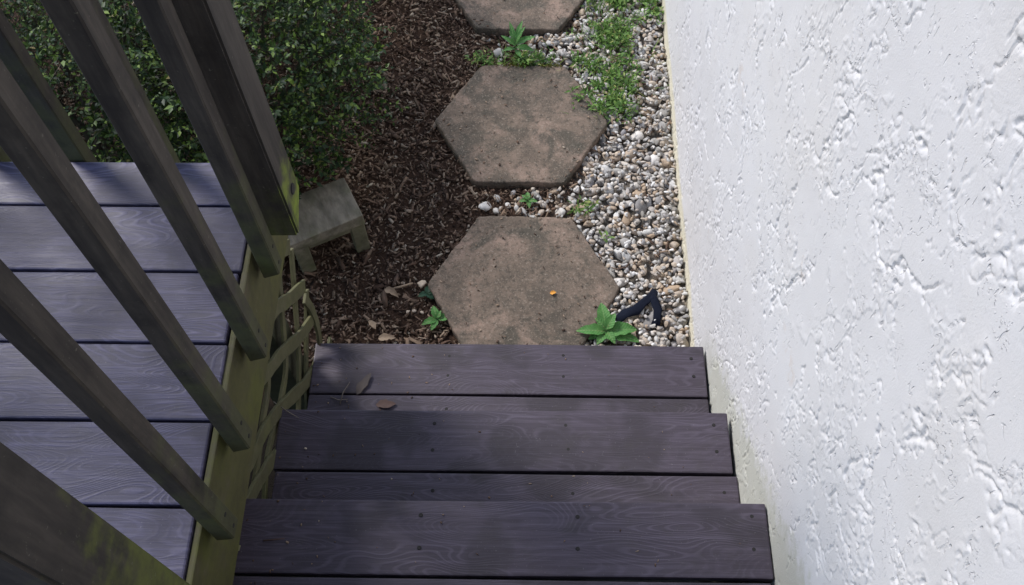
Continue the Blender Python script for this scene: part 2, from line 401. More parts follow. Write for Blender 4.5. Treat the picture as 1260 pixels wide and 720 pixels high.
c = t.mix(t.math('MULTIPLY', pit_, .16), c, (.42, .41, .42))  # crevice shade of pits and torn lines tinted into the colour
hgt = t.math('SUBTRACT', t.math('MULTIPLY', cr, .8), pit_)
n = t.bump(f2, .55, .0009); n = t.bump(f3, .2, .0008, n); n = t.bump(hgt, .7, .0026, n)
M['stucco'] = t.out(c, 1.0, n, .08)
tag(link('stucco_wall', np_mesh('stucco_wall', V, WF, True), M['stucco']), 'white rough trowelled stucco house wall beside the stairs', 'wall')

# ------------------------------------------------------------------ stairs
H3, RISE, RUN, Y3 = .2065, .2144, .2723, 1.096
XL, XR = -.556, .4365
BW, BT = .1395, .025
stair = empty('stairs', (0, 1.096, 0), 'purplish brown composite stairs with four steps going down between lattice and stucco wall', 'stairs')
def put(o, root):          # keep world position while parented to an unrotated empty
    o.parent = root; o.location = Vector(o.location) - root.location; return o
scr = bpy.data.meshes.new('screw')
bm = bmesh.new(); bmesh.ops.create_cone(bm, segments=12, radius1=.0042, radius2=.0036, depth=.0012, cap_ends=True); bm.to_mesh(scr); bm.free(); scr.materials.append(M['screw'])
def warped_board(name, sx, sy, sz, bev, seed, mat, amp=.0012):
    bm = bmesh.new(); bmesh.ops.create_cube(bm, size=1); bmesh.ops.scale(bm, vec=(sx, sy, sz), verts=bm.verts)
    bmesh.ops.bevel(bm, geom=list(bm.edges), offset=bev, segments=2, profile=.6, affect='EDGES')
    L = [e for e in bm.edges if abs(e.verts[0].co.x - e.verts[1].co.x) > sx * .5]
    bmesh.ops.subdivide_edges(bm, edges=L, cuts=14)
    for v in bm.verts:
        q = v.co.x * 3 + seed * 3.3
        v.co.y += (math.sin(q) * .6 + math.sin(q * 2.7 + 1) * .4) * amp; v.co.z += math.sin(q * 1.7 + 2) * amp * .8
    me = bpy.data.meshes.new(name); bm.to_mesh(me); bm.free(); me.materials.append(mat)
    return me
sid = 0
scx = [-.211, .083, .406]
for i in range(-1, 4):
    zt = H3 + i * RISE; yf = Y3 - i * RUN
    if i < 0: continue
    for k in range(2):
        w_ = XR - XL; cy = yf - BW / 2 - k * (BW + .0055)
        ox = [0, .004, -.003, .002][i] * (1 if k else -1)
        b = link('tread_board', warped_board('tread_board', w_, BW, BT, .0035, sid, M['stair_board']), None, None, ((XL + XR) / 2 + ox, cy, zt - BT / 2), (random.uniform(-.003, .003), 0, random.uniform(-.0022, .0022)))
        put(b, stair); sid += 1
        for x in scx:
            for yy in ((.040, -.018) if k == 0 else (.03, -.03)):
                s_ = link('screw', scr, None, b, (x - (XL + XR) / 2 + random.uniform(-.004, .004), yy + random.uniform(-.006, .006), BT / 2 + .0004))
    rb = link('riser_board', box_mesh('riser_board', XR - XL - .004, .018, RISE - BT - .006, .002), M['stair_board'], None, ((XL + XR) / 2, yf - .035, zt - BT - (RISE - BT) / 2 + .001)); put(rb, stair)
# saw-tooth stringers
def stringer_mesh():
    pts = []
    y0 = Y3 - .05
    poly = [(y0 + .0, -.02)]
    for i in range(4):
        poly += [(Y3 - .05 - i * RUN, H3 + i * RISE - BT - .002)]
        poly += [(Y3 - .05 - (i + 1) * RUN, H3 + i * RISE - BT - .002)]
    poly += [(Y3 - .05 - 4 * RUN, .55), (Y3 - .05 - RUN, -.02)]
    bm = bmesh.new(); a = [bm.verts.new((-.019, y, z)) for y, z in poly]; f = bm.faces.new(a)
    r_ = bmesh.ops.extrude_face_region(bm, geom=[f]); bmesh.ops.translate(bm, vec=(.038, 0, 0), verts=[v for v in r_['geom'] if isinstance(v, bmesh.types.BMVert)])
    bmesh.ops.recalc_face_normals(bm, faces=bm.faces)
    me = bpy.data.meshes.new('stringer'); bm.to_mesh(me); bm.free(); me.materials.append(M['hidden_wood']); return me
sm = stringer_mesh()
for x in (-.521, -.211, .083, .406):
    put(link('stringer', sm, None, None, (x, -.0101, 0)), stair)

# ------------------------------------------------------------------ deck
ZD = .916; XD = -.5305; YD = 1.0278; PITCH = .145
deck = empty('deck', (-1.2, .3, 0), 'raised deck of lavender grey composite boards behind the railing', 'deck')
x0 = -2.3
far = 1.131
ys = [(far, YD + .003)] + [(YD - .0025 - k * PITCH, YD - (k + 1) * PITCH + .0025) for k in range(11)]
for k, (ya, yb) in enumerate(ys):
    xe = XD + [-.0, .001, -.003, .002, -.001, .0, .002, 0, 0, 0, 0, 0][k]
    b = link('deck_board', warped_board('deck_board', xe - x0, ya - yb, BT, .0035, k + 20, M['deck_board'], .0008), None, None, ((xe + x0) / 2, (ya + yb) / 2, ZD - BT / 2))
    put(b, deck)
ylo = ys[-1][1]
rim = link('fascia_board', box_mesh('fascia_board', .0115, far - ylo + .004, .208, .003), M['rim_wood'], None, (-.52325, (far + ylo) / 2, ZD - .003 - .106)); put(rim, deck)
j = link('rim_joist', box_mesh('rim_joist', .038, far - ylo - .08, .184, .002), M['hidden_wood'], None, (-.5625, (far + ylo) / 2, ZD - BT - .095)); put(j, deck)
j = link('rim_joist', box_mesh('rim_joist', 1.72, .038, .184, .002), M['hidden_wood'], None, (-1.41, far - .022, ZD - BT - .095)); put(j, deck)
jm = box_mesh('joist', .038, far - ylo - .1, .184, .002)
for x in (-.96, -1.37, -1.78, -2.2): put(link('joist', jm, M['hidden_wood'], None, (x, (far + ylo) / 2 - .02, ZD - BT - .095)), deck)
pm = box_mesh('support_post', .089, .089, .72, .003)
for x, y in ((-.63, 1.02), (-2.1, 1.02), (-.63, -.3), (-2.1, -.3)): put(link('support_post', pm, M['hidden_wood'], None, (x, y, .345)), deck)

# ------------------------------------------------------------------ railings
def baluster_mesh(L, wx=.034, wy_=.034):
    """square picket, lower end cut at a slant"""
    bm = bmesh.new(); bmesh.ops.create_cube(bm, size=1)
    bmesh.ops.scale(bm, vec=(wx, wy_, L), verts=bm.verts)
    for v in bm.verts:
        if v.co.z < 0 and v.co.x < 0: v.co.z += .0
        if v.co.z < 0 and v.co.x > 0: v.co.z += .016
    bmesh.ops.bevel(bm, geom=list(bm.edges), offset=.0025, segments=1, affect='EDGES')
    bmesh.ops.translate(bm, vec=(0, 0, L / 2), verts=bm.verts)
    me = bpy.data.meshes.new('baluster'); bm.to_mesh(me); bm.free(); me.materials.append(M['rail_wood']); return me
RT = 1.93
rail = empty('stair_side_railing', (-.5, .6, .8), 'dark weathered wooden railing with square balusters along the deck edge above the stairs', 'railing')
bal = baluster_mesh(RT - .82)
for (y, zb, lean) in ((.925, .847, .0), (.752, .847, .002), (.577, .857, -.002), (.425, .861, .001)):
    b = link('baluster', bal, None, None, (-.490, y, zb), (lean, lean * .5, random.uniform(-.04, .04))); put(b, rail)
    s_ = link('screw', scr, None, b, (.0172, 0, .035), (0, math.radians(90), 0))
    s_ = link('screw', scr, None, b, (.0172, .003, .085), (0, math.radians(90), 0))
def post_mesh(L):
    bm = bmesh.new(); bmesh.ops.create_cube(bm, size=1); bmesh.ops.scale(bm, vec=(.083, .083, L), verts=bm.verts)
    bmesh.ops.translate(bm, vec=(0, 0, L / 2), verts=bm.verts)
    for v in bm.verts:
        if v.co.z < .1 and v.co.x > 0 and v.co.y > 0: v.co.z += .045
        elif v.co.z < .1 and v.co.x < 0: v.co.z -= .0
    bmesh.ops.bevel(bm, geom=list(bm.edges), offset=.004, segments=2, affect='EDGES')
    me = bpy.data.meshes.new('post'); bm.to_mesh(me); bm.free(); me.materials.append(M['post_wood']); return me
pmesh = post_mesh(RT - .91); pmesh2 = post_mesh(RT - .865); pmesh2.materials[0] = M['near_post_wood']
for y, zb, me_ in ((1.005, .91, pmesh), (.235, .865, pmesh2)):
    b = link('post', me_, None, None, (-.4755, y, zb), (0, -.010 if zb > .9 else 0, 0)); put(b, rail)
    bolt = bpy.data.meshes.new('bolt')
    bm = bmesh.new(); bmesh.ops.create_cone(bm, segments=16, radius1=.011, radius2=.0105, depth=.003, cap_ends=True); bm.to_mesh(bolt); bm.free(); bolt.materials.append(M['screw'])
    link('bolt', bolt, None, b, (.0422, .006, .085), (0, math.radians(90), 0))
put(link('top_rail', box_mesh('top_rail', .14, 1.05, .03, .004), M['rail_wood'], None, (-.485, .62, RT + .016)), rail)
put(link('upper_rail', box_mesh('upper_rail', .036, .68, .085, .003), M['rail_wood'], None, (-.5375, .617, RT - .045)), rail)

rail2 = empty('far_railing', (-1.3, 1.15, .8), 'dark wooden railing at the far deck edge in front of the shrubs', 'railing')
for x in (-.726, -.894, -1.064, -1.232, -1.402, -1.57, -1.74, -1.91, -2.08, -2.25):
    b = link('baluster', bal, None, None, (x, 1.1535, .83), (random.uniform(-.004, .004), 0, math.radians(90))); put(b, rail2)
put(link('top_rail', box_mesh('top_rail', 1.72, .14, .03, .004), M['rail_wood'], None, (-1.45, 1.145, RT + .016)), rail2)
put(link('fascia_board', box_mesh('fascia_board', 1.72, .024, .20, .003), M['rim_wood'], None, (-1.41, 1.1185 , ZD - .13)), rail2).location.z -= .0

# ------------------------------------------------------------------ lattice
lat = empty('lattice_panel', (-.566, .85, .4), 'bent mossy green wooden lattice panel under the deck beside the steps', 'lattice')
def slat(pts, wd, th=.0075, xo=0.0, bulge=0.0):
    """pts (y,z[,dx]) centre line in the panel; wd width in the plane"""
    P_ = []
    for q in pts: P_.append(Vector((-.566 + xo + (q[2] if len(q) > 2 else 0), q[0], q[1])))
    # catmull resample
    out = []; n = len(P_)
    for i in range(n - 1):
        p0 = P_[max(i - 1, 0)]; p1 = P_[i]; p2 = P_[i + 1]; p3 = P_[min(i + 2, n - 1)]
        for k in range(6):
            s_ = k / 6; out.append(.5 * ((2 * p1) + (p2 - p0) * s_ + (2 * p0 - 5 * p1 + 4 * p2 - p3) * s_ * s_ + (3 * p1 - p0 - 3 * p2 + p3) * s_ ** 3))
    out.append(P_[-1])
    V = []; F = []
    for i, p in enumerate(out):
        d = (out[min(i + 1, len(out) - 1)] - out[max(i - 1, 0)]); d.x = 0; d.normalize()
        nrm = Vector((0, -d.z, d.y)); wv = wd * (1 + .06 * math.sin(i * 1.3 + wd * 900))
        for sx, sn in ((-1, -1), (1, -1), (1, 1), (-1, 1)):
            V.append(p + Vector((sx * th / 2, 0, 0)) + nrm * sn * wv / 2)
    for i in range(len(out) - 1):
        for k in range(4): F.append((i * 4 + k, i * 4 + (k + 1) % 4, (i + 1) * 4 + (k + 1) % 4, (i + 1) * 4 + k))
    F.append((0, 1, 2, 3)); e = (len(out) - 1) * 4; F.append((e + 3, e + 2, e + 1, e))
    bm = bmesh.new(); vs = [bm.verts.new(v - Vector(lat.location)) for v in V]
    for f in F: bm.faces.new([vs[k] for k in f])
    bmesh.ops.recalc_face_normals(bm, faces=bm.faces)
    bmesh.ops.bevel(bm, geom=[e_ for e_ in bm.edges], offset=.0008, segments=1, affect='EDGES')
    me = bpy.data.meshes.new('slat'); bm.to_mesh(me); bm.free(); me.materials.append(M['lattice_wood'])
    return link('slat', me, None, lat)
def shift(pts, dy, dz): return [(p[0] + dy, p[1] + dz) + tuple(p[2:]) for p in pts]
# the family falling away from the viewer (front layer)
LW = .034
slat([(.87, .80), (.927, .640), (.99, .585), (1.05, .510), (1.15, .405, .004)], LW, xo=.010)
slat([(.72, .78), (.80, .62), (.857, .552), (.93, .480), (1.046, .343), (1.13, .285, .01)], LW, xo=.006)
slat([(.52, .74), (.63, .593), (.724, .525), (.821, .425), (.968, .237), (1.062, .153)], LW, xo=.006)
slat([(.45, .66), (.587, .538), (.681, .449), (.78, .33), (.92, .16)], LW, xo=.006)
slat([(.40, .56), (.55, .42), (.70, .25), (.85, .08)], LW, xo=.006)
slat([(1.03, .70), (1.09, .64), (1.17, .55)], LW, xo=.006)
# the family rising away from the viewer (back layer)
slat([(.55, .50), (.66, .500), (.76, .510), (.852, .520), (.96, .64), (1.06, .76)], .022, xo=-.003)
slat([(.60, .40), (.70, .435), (.84, .400), (.93, .395), (.985, .445), (1.078, .547), (1.17, .66)], .022, xo=-.003)
slat([(.78, .20), (.90, .235), (1.016, .304), (1.083, .372), (1.197, .497)], .022, xo=-.003)
slat([(.88, .10), (.98, .19), (1.06, .24), (1.17, .35, .01)], .022, xo=-.003)
slat([(.55, .60), (.62, .66), (.72, .77)], .022, xo=-.003)
slat([(.45, .42), (.60, .33), (.70, .22)], .022, xo=-.003)
# sprung loose edge strip curling out at the far corner
slat([(1.135, .37, .0), (1.135, .31, .006), (1.12, .25, .010), (1.10, .19, .008), (1.08, .12, .004), (1.07, .05, 0)], .028, xo=.010)
slat([(.985, .01), (1.10, .03), (1.2, .02)], .03, xo=.003)

# ------------------------------------------------------------------ bench
bench = empty('low_bench', (-.65, 1.548, 0), 'small weathered low bench with mossy top between the deck corner and shrub', 'bench', rz=math.radians(27))
bt = link('seat', box_mesh('seat', .34, .155, .036, .004, jit=.003), M['bench_wood'], bench, (-.03, -.0325, .154))
lm = box_mesh('leg', .042, .034, .137, .004)
for x, y in ((.115, -.09), (.122, .03), (-.055, -.09), (-.18, .03)): link('leg', lm, M['bench_wood'], bench, (x, y, .0680))
link('apron', box_mesh('apron', .13, .018, .026, .002), M['bench_wood'], bench, (.031, -.094, .1235))

# ------------------------------------------------------------------ hexagon slabs
def hex_mesh(s, seed, th=.042):
    NR, NA = 26, 180
    V = []; A = np.linspace(0, 2 * np.pi, NA, endpoint=False)
    def rad(a):
        m = ((a + math.pi / 6) % (math.pi / 3)) - math.pi / 6   # flats at +-90 deg -> vertices on the x axis
        m = (a % (math.pi / 3)) - math.pi / 6
        return s * math.cos(math.pi / 6) / math.cos(m)
    ra = np.array([rad(a) for a in A])
    ra = np.minimum(ra, s * .993)                                # knocked-off corners
    ra *= 1 + (fbm(np.cos(A) * 9 + seed, np.sin(A) * 9, 3, seed) - .5) * .022 + (fbm(np.cos(A) * 45 + seed, np.sin(A) * 45, 2, seed + 2) - .5) * .022
    fr = np.concatenate([np.linspace(0.03, .965, NR - 3), [.984, .993, 1.0]])
    X = np.cos(A)[None] * ra[None] * fr[:, None]; Yv = np.sin(A)[None] * ra[None] * fr[:, None]
    Zv = (fbm(X * 14 + seed, Yv * 14, 3, seed + 5) - .5) * .006 + (fbm(X * 90, Yv * 90, 2, seed + 9) - .5) * .0024
    Zv += np.array([0] * (NR - 3) + [-.0002, -.0012, -.0045])[:, None]
    side = [(1.0, -.02), (.995, -th)]
    Xs = [X]; Ys = [Yv]; Zs = [Zv]
    for f_, z_ in side: Xs.append(X[-1:] * f_); Ys.append(Yv[-1:] * f_); Zs.append(np.full((1, NA), z_) + (Zv[-1:] * .3))
    X = np.concatenate(Xs); Yv = np.concatenate(Ys); Zv = np.concatenate(Zs)
    n_ = X.shape[0]; V = np.stack([X, Yv, Zv], -1).reshape(-1, 3)
    i = np.arange(n_ * NA).reshape(n_, NA); j = np.roll(i, -1, 1)
    F = np.stack([i[:-1], i[1:], j[1:], j[:-1]], -1).reshape(-1, 4)
    c = len(V); V = np.concatenate([V, [[0, 0, Zv[0].mean()]]])
    Ft = np.stack([i[0, 0::1], j[0], np.full(NA, c), np.full(NA, c)], -1)
    me = bpy.data.meshes.new('stone'); me.from_pydata(V.tolist(), [], F.tolist() + [[a, b, c] for a, b in zip(i[0].tolist(), j[0].tolist())])
    for p in me.polygons: p.use_smooth = True
    me.materials.append(M['hex']); return me
HX = [((-.0263, 1.3724), 'hexagonal concrete stepping stone nearest the stairs with an orange leaf bit on it', 1.0, (.004, .006)),
      ((-.0392, 1.9761), 'middle hexagonal concrete stepping stone with moss along its far edge', 12, (-.01, .0)),
      ((-.052, 2.615), 'hexagonal concrete stepping stone cut off at the top of the picture', 33, (0, .01))]
for (c_, lab, sd_, tl) in HX:
    tag(link('stepping_stone', hex_mesh(.276, int(sd_)), None, None, (c_[0], c_[1], .030), (tl[0], tl[1], math.radians(-.7))), lab, 'stepping stone', 'hexagonal stepping stones in the garden path')
def in_hex(x, y, m=0.0):
    r_ = np.zeros(x.shape, bool)
    for (c_, _, _, _) in HX:
        dx = np.abs(x - c_[0]); dy = np.abs(y - c_[1]); s_ = .276 + m
        r_ |= (dy < s_ * .866) & (dx * .866 + dy * .5 < s_ * .866)
    return r_

# ------------------------------------------------------------------ mulch
def gravel_w(x, y):
    b_ = .13 + (fbm(x * 6, y * 6, 2, 55) - .5) * .10
    g_ = sstep(-.03, .04, x - b_)
    for yc in (1.674, 2.295):
        g_ = np.maximum(g_, sstep(-.16, .10, x + (fbm(x * 20, y * 20, 2, 66) - .5) * .15) * sstep(.09, .05, np.abs(y - yc)) * (.35 if yc < 2 else .75))
    return g_
n = 50000
x = rng.uniform(-1.6, .42, n); y = rng.uniform(1.06, 2.85, n)
keep = (~in_hex(x, y, .0)) & (rng.random(n) > gravel_w(x, y) * .93); x, y = x[keep], y[keep]; n = len(x)
def chip(seed):
    r_ = np.random.default_rng(seed); V = []
    for i, xx in enumerate((-.5, 0, .5)):
        wv = (.25 + .3 * r_.random()) if i != 1 else .5
        for sy, sz in ((-1, -1), (1, -1), (1, 1), (-1, 1)):
            V.append((xx + r_.uniform(-.08, .08), sy * wv + (r_.uniform(-.3, .3)), sz * .5 + (.5 if i == 1 else 0) * r_.uniform(-1, 1)))
    return np.array(V)
CF = []
for i in range(2):
    for k in range(4): CF.append((i * 4 + k, i * 4 + (k + 1) % 4, (i + 1) * 4 + (k + 1) % 4, (i + 1) * 4 + k))
CF += [(3, 2, 1, 0), (8, 9, 10, 11)]; CF = np.array(CF)
L = rng.gamma(1.5, .0062, n) + .004; L = np.minimum(L, .05)
Wd = np.minimum(L * rng.uniform(.10, .55, n), .0065); Th = rng.uniform(.001, .003, n)
bg_ = rng.random(n) < .03; L = np.where(bg_, rng.uniform(.025, .05, n), L * .85); Wd = np.where(bg_, rng.uniform(.005, .013, n), Wd)
Pz = ground_h(x, y) + rng.uniform(.0, .016, n)
P_ = np.stack([x, y, Pz], -1)
Rr = rots(rng.normal(0, .7, n), rng.normal(0, .38, n), rng.uniform(0, 6.28, n))
tag(link('bark_mulch', scatter('bark_mulch', [chip(k) for k in range(11)], CF, P_, Rr, np.stack([L, Wd, Th], -1)), M['mulch']), 'dark brown shredded bark mulch bed', 'mulch', kind='stuff')

# ------------------------------------------------------------------ gravel
IV, IF = ico(2)
def pebble(seed):
    r_ = np.random.default_rng(seed); V = IV.copy()
    for _ in range(11):                                   # chop flat facets like crushed stone
        d = r_.normal(size=3); d /= np.linalg.norm(d); c_ = r_.uniform(.48, .85)
        q = V @ d; V = V - np.maximum(q - c_, 0)[:, None] * d[None]
    return V
cand = 26000
x = rng.uniform(-.25, WX - .004, cand); y = rng.uniform(1.06, 2.9, cand)
keep = (~in_hex(x, y, .002)) & (rng.random(cand) < gravel_w(x, y)); x, y = x[keep], y[keep]
rad_ = np.clip(rng.lognormal(math.log(.0098), .40, len(x)), .0040, .023)
order = np.argsort(-rad_)                                # big first, greedy packing into two layers
cell = .042; grid = {}; sel = []; zz = []
for i in order:
    xi, yi, ri = x[i], y[i], rad_[i]; cx, cy = int(xi / cell), int(yi / cell)
    hit = 0; top = 0
    for a in (-1, 0, 1):
        for b in (-1, 0, 1):
            for (xj, yj, rj, zj) in grid.get((cx + a, cy + b), ()):
                d2 = (xi - xj) ** 2 + (yi - yj) ** 2
                if d2 < (.86 * (ri + rj)) ** 2: hit += 1; top = max(top, zj + (.62 * (rj + ri) - math.sqrt(d2) * .35))
    if hit == 0: z_ = ri * .25
    elif hit <= 2 and ri < .0085: z_ = min(top, .020)
    else: continue
    grid.setdefault((cx, cy), []).append((xi, yi, ri, z_)); sel.append(i); zz.append(z_)
sel = np.array(sel); n = len(sel)
x, y, rr = x[sel], y[sel], rad_[sel]; zz = np.array(zz)
x = np.minimum(x, WX - .004 - rr)
P_ = np.stack([x, y, ground_h(x, y) + zz + .002], -1)
Sc = np.stack([rr * rng.uniform(1.0, 1.65, n), rr * rng.uniform(.8, 1.1, n), rr * rng.uniform(.55, .85, n)], -1)
Rr = rots(rng.normal(0, .45, n), rng.normal(0, .45, n), rng.uniform(0, 6.28, n))
print('pebbles', n)
tag(link('gravel', scatter('gravel', [pebble(k) for k in range(17)], IF, P_, Rr, Sc), M['gravel']), 'white grey and tan gravel strip along the foot of the stucco wall', 'gravel', kind='stuff')

# ------------------------------------------------------------------ leaves
def leaf_t(fold=.18, curl=.1):
    # 8-vert folded leaf, tip along +x, quads
    V = np.array([(0, 0, 0), (.33, .30, fold * .30), (.72, .25, fold * .25 - curl * .3), (1, 0, -curl), (.33, -.30, fold * .30), (.72, -.25, fold * .25 - curl * .3), (.35, 0, .0), (.72, 0, -curl * .35)])
    F = np.array([(0, 6, 1, 1), (6, 7, 2, 1), (7, 3, 2, 2), (0, 4, 6, 6), (4, 5, 7, 6), (5, 3, 7, 7)])
    return V, F
LV = np.array([(0, 0, 0), (.38, .27, .05), (1, 0, -.08), (.38, -.27, .05), (.4, 0, -.02)])
LF = np.array([(0, 4, 1), (4, 2, 1), (0, 3, 4), (3, 2, 4)])

def shrub(name, cx, cy, rx, ry, hz, nbr, nleaf, label, seed, zb=.12):
    r_ = np.random.default_rng(seed); root = empty(name, (cx, cy, 0), label, 'shrub', 'shrubs beyond the deck')
    ce = np.array([cx, cy, 0])
    # trunk stems
    tips = []
    vs = []; 
    for k in range(7):
        a = k * 2.4 + r_.uniform(-.4, .4); e = r_.uniform(.35, .8)
        p = [Vector((math.cos(a) * .03, math.sin(a) * .03, -.02))]
        q = Vector((math.cos(a) * rx * e * .6, math.sin(a) * ry * e * .6, hz * .45)); p.append((p[0] + q) * .5 + Vector(r_.normal(0, .02, 3))); p.append(q)
        p.append(Vector((math.cos(a) * rx * e, math.sin(a) * ry * e, hz * .82)))
        link('trunk' if k == 0 else 'branch', tube_mesh('branch', p, [.014, .011, .007, .003], 6), M['branch'], root)
    # twig clusters: points biased to the outer shell with gaps
    th = r_.uniform(0, 2 * np.pi, nbr); ph = np.arccos(r_.uniform(-.55, 1, nbr)); rd = r_.uniform(.30, 1, nbr) ** .6
    lump = .68 + .66 * fbm(th * 1.8 + 40, ph * 2.4 + 40, 3, seed)
    c = np.stack([rx * rd * lump * np.sin(ph) * np.cos(th), ry * rd * lump * np.sin(ph) * np.sin(th), hz * (.52 + .5 * rd * lump * np.cos(ph))], -1)
    c[:, 2] = np.maximum(c[:, 2], zb + r_.uniform(-.06, .1, nbr))
    d = c - np.array([0, 0, hz * .35]); d /= np.linalg.norm(d, axis=1)[:, None]; d += r_.normal(0, .35, d.shape); d[:, 2] += .25; d /= np.linalg.norm(d, axis=1)[:, None]
    m = nleaf // nbr; N = m * nbr
    tt = np.tile(np.linspace(0, 1, m), nbr); C = np.repeat(c, m, 0); D = np.repeat(d, m, 0); Lt = np.repeat(r_.uniform(.05, .11, nbr), m)
    side = r_.normal(size=(N, 3)); side -= (side * D).sum(1)[:, None] * D; side /= np.linalg.norm(side, axis=1)[:, None]
    P = C + D * (tt * Lt)[:, None] + side * .003
    ld = D * .55 + side * 1.0 + np.array([0, 0, .15]); ld /= np.linalg.norm(ld, axis=1)[:, None]
    up = np.array([0, 0, 1.]) + r_.normal(0, .35, (N, 3)); ly = np.cross(up, ld); ly /= np.linalg.norm(ly, axis=1)[:, None]; lz = np.cross(ld, ly)
    Rl = np.stack([ld, ly, lz], -1); s = r_.uniform(.008, .019, N) * np.repeat(r_.uniform(.7, 1.45, nbr), m)
    f = link('foliage', scatter('foliage', [LV], LF, P, Rl, np.stack([s, s, s], -1)), M['shrub_leaf'], root); f['kind'] = 'stuff'
    # fine twigs as one part
    TV = np.array([(0, .5, 0), (0, -.25, .43), (0, -.25, -.43), (1, .15, 0), (1, -.1, .12), (1, -.1, -.12)]); TF = np.array([(0, 1, 4, 3), (1, 2, 5, 4), (2, 0, 3, 5)])
    ly = np.cross(np.array([.1, .2, 1.]), d); ly /= np.linalg.norm(ly, axis=1)[:, None]; Rt = np.stack([d, ly, np.cross(d, ly)], -1)
    Lb = r_.uniform(.10, .2, nbr)
    g_ = link('twigs', scatter('twigs', [TV], TF, c - d * (Lb * .5)[:, None], Rt, np.stack([Lb, np.full(nbr, .0022), np.full(nbr, .0022)], -1)), M['branch'], root); g_['kind'] = 'stuff'
shrub('shrub', -.86, 1.91, .375, .49, .60, 1750, 30000, 'small leaved dark green shrub overhanging the mulch beside the low bench', 5)
shrub('shrub', -1.32, 1.76, .40, .34, .70, 750, 11000, 'dark shrub behind the far deck edge seen between the balusters', 6)
shrub('shrub', -1.95, 1.80, .42, .38, .75, 700, 9000, 'dark shrub at the far left corner behind the deck', 8)
shrub('shrub', -.84, 2.62, .40, .36, .66, 700, 11000, 'dark green shrub at the top of the picture behind the deck post', 9)
shrub('shrub', -1.72, 2.02, .42, .40, .72, 700, 9000, 'dark shrub behind the leftmost balusters at the top left corner', 14)
shrub('shrub', -1.6, 2.5, .48, .42, .8, 600, 9000, 'tall dark shrub furthest back behind the railing', 10)

def leaf_mesh(name, L, W, curl, fold, mat, seg=7, wav=0.0, tip=1.6, seed=0):
    r_ = random.Random(seed); bm = bmesh.new(); rows = []
    for i in range(seg + 1):
        u = i / seg; w_ = W / 2 * (math.sin(math.pi * u ** .8) ** .8 if 0 < u < 1 else 0) + .0006
        z = -curl * u * u * L + .25 * L * u; rows.append([bm.verts.new((u * L, s_ * w_ * (1 + wav * r_.uniform(-1, 1)), z + abs(s_) * w_ * fold)) for s_ in (-1, -.5, 0, .5, 1)])
    for i in range(seg):
        for k in range(4): bm.faces.new((rows[i][k], rows[i + 1][k], rows[i + 1][k + 1], rows[i][k + 1]))
    me = bpy.data.meshes.new(name); bm.to_mesh(me); bm.free(); me.materials.append(mat)
    for p in me.polygons: p.use_smooth = True
    return me
def weed(name, loc, leaves, label, mat='weed', stem=.03, cat='weed', group=None, sc_=1.15):
    root = empty(name, loc, label, cat, group); root.scale = (sc_,) * 3
    link('stem', tube_mesh('stem', [(0, 0, -.008), (.001, .001, stem * .5), (0, 0, stem)], [.0016, .0014, .001]), M[mat], root)
    for i, (az, L, W, tilt, h) in enumerate(leaves):
        link('leaf', leaf_mesh('leaf', L, W, .35, .35, M[mat], seed=i, wav=.16), None, root, (0, 0, h), (0, math.radians(-tilt), math.radians(az)))
weed('broad_leaved_weed', (.205, 1.222, .012), [(100, .070, .034, 18, .03), (178, .072, .030, 5, .022), (198, .045, .022, 0, .015), (5, .075, .036, 4, .024), (-14, .085, .030, 0, .018), (60, .045, .022, 25, .034), (140, .040, .018, 30, .032), (-60, .040, .02, 8, .026), (235, .04, .02, 5, .02)],
     'bright green broad leaved weed between the nearest stepping stone and the bottom step')
weed('weed_seedling', (-.268, 1.268, .008), [(110, .034, .018, 15, .014), (10, .045, .02, 5, .010), (200, .040, .018, 2, .008), (245, .032, .016, 0, .008), (60, .02, .012, 25, .016)],
     'small green seedling in the mulch left of the nearest stepping stone', stem=.016)
weed('weed_seedling', (-.302, 1.352, .006), [(80, .022, .014, 10, .010), (200, .024, .015, 5, .008), (-40, .022, .014, 0, .008), (20, .02, .012, 10, .009)],
     'dark bluish green sprout beside the pale pebble in the mulch', 'weed_dark', stem=.01)
weed('weed_seedling', (-.015, 1.678, .008), [(95, .022, .012, 10, .014), (190, .024, .012, 5, .010), (-10, .025, .012, 5, .010), (-80, .022, .011, 0, .008), (150, .02, .01, 20, .014)],
     'tiny green sprout in front of the middle stepping stone', stem=.014)
weed('tall_weed', (-.062, 2.262, .004), [(70, .070, .016, 40, .06), (110, .065, .015, 45, .062), (20, .062, .02, 15, .06), (150, .05, .014, 25, .055), (-5, .055, .022, -5, .05), (200, .04, .012, 10, .045), (-60, .035, .012, 5, .04), (45, .055, .014, 50, .064), (130, .04, .012, 50, .064)],
     'upright leafy weed standing between the middle and top stepping stones', stem=.065)

# low green ground cover
def cover_w(x, y):
    w_ = sstep(.125, .04, np.abs(x - .235 - (y - 2.2) * .04)) * sstep(1.96, 2.10, y) * sstep(2.46, 2.36, y)
    w_ = np.maximum(w_, sstep(.035, .01, np.abs(y - 2.24)) * sstep(-.22, -.1, x) * sstep(.26, .18, x))
    w_ = np.maximum(w_, sstep(.14, .22, x) * sstep(2.40, 2.48, y) * .95)
    w_ = np.maximum(w_, .35 * sstep(.06, .03, np.hypot((x - .17) * 1.0, (y - 1.66))))
    w_ = np.maximum(w_, .22 * sstep(.05, .02, np.hypot((x - .19), (y - 1.53))))
    w_ = np.maximum(w_, .7 * sstep(.03, .01, np.hypot((x + .17), (y - 2.245))))
    return w_ * sstep(.36, .66, fbm(x * 16, y * 16, 3, 77)) * .8
n = 13000
x = rng.uniform(-.25, .43, n); y = rng.uniform(1.45, 2.85, n); k_ = rng.random(n) < cover_w(x, y); x, y = x[k_], y[k_]; n = len(x)
hh = rng.uniform(.014, .042, n); m = 7
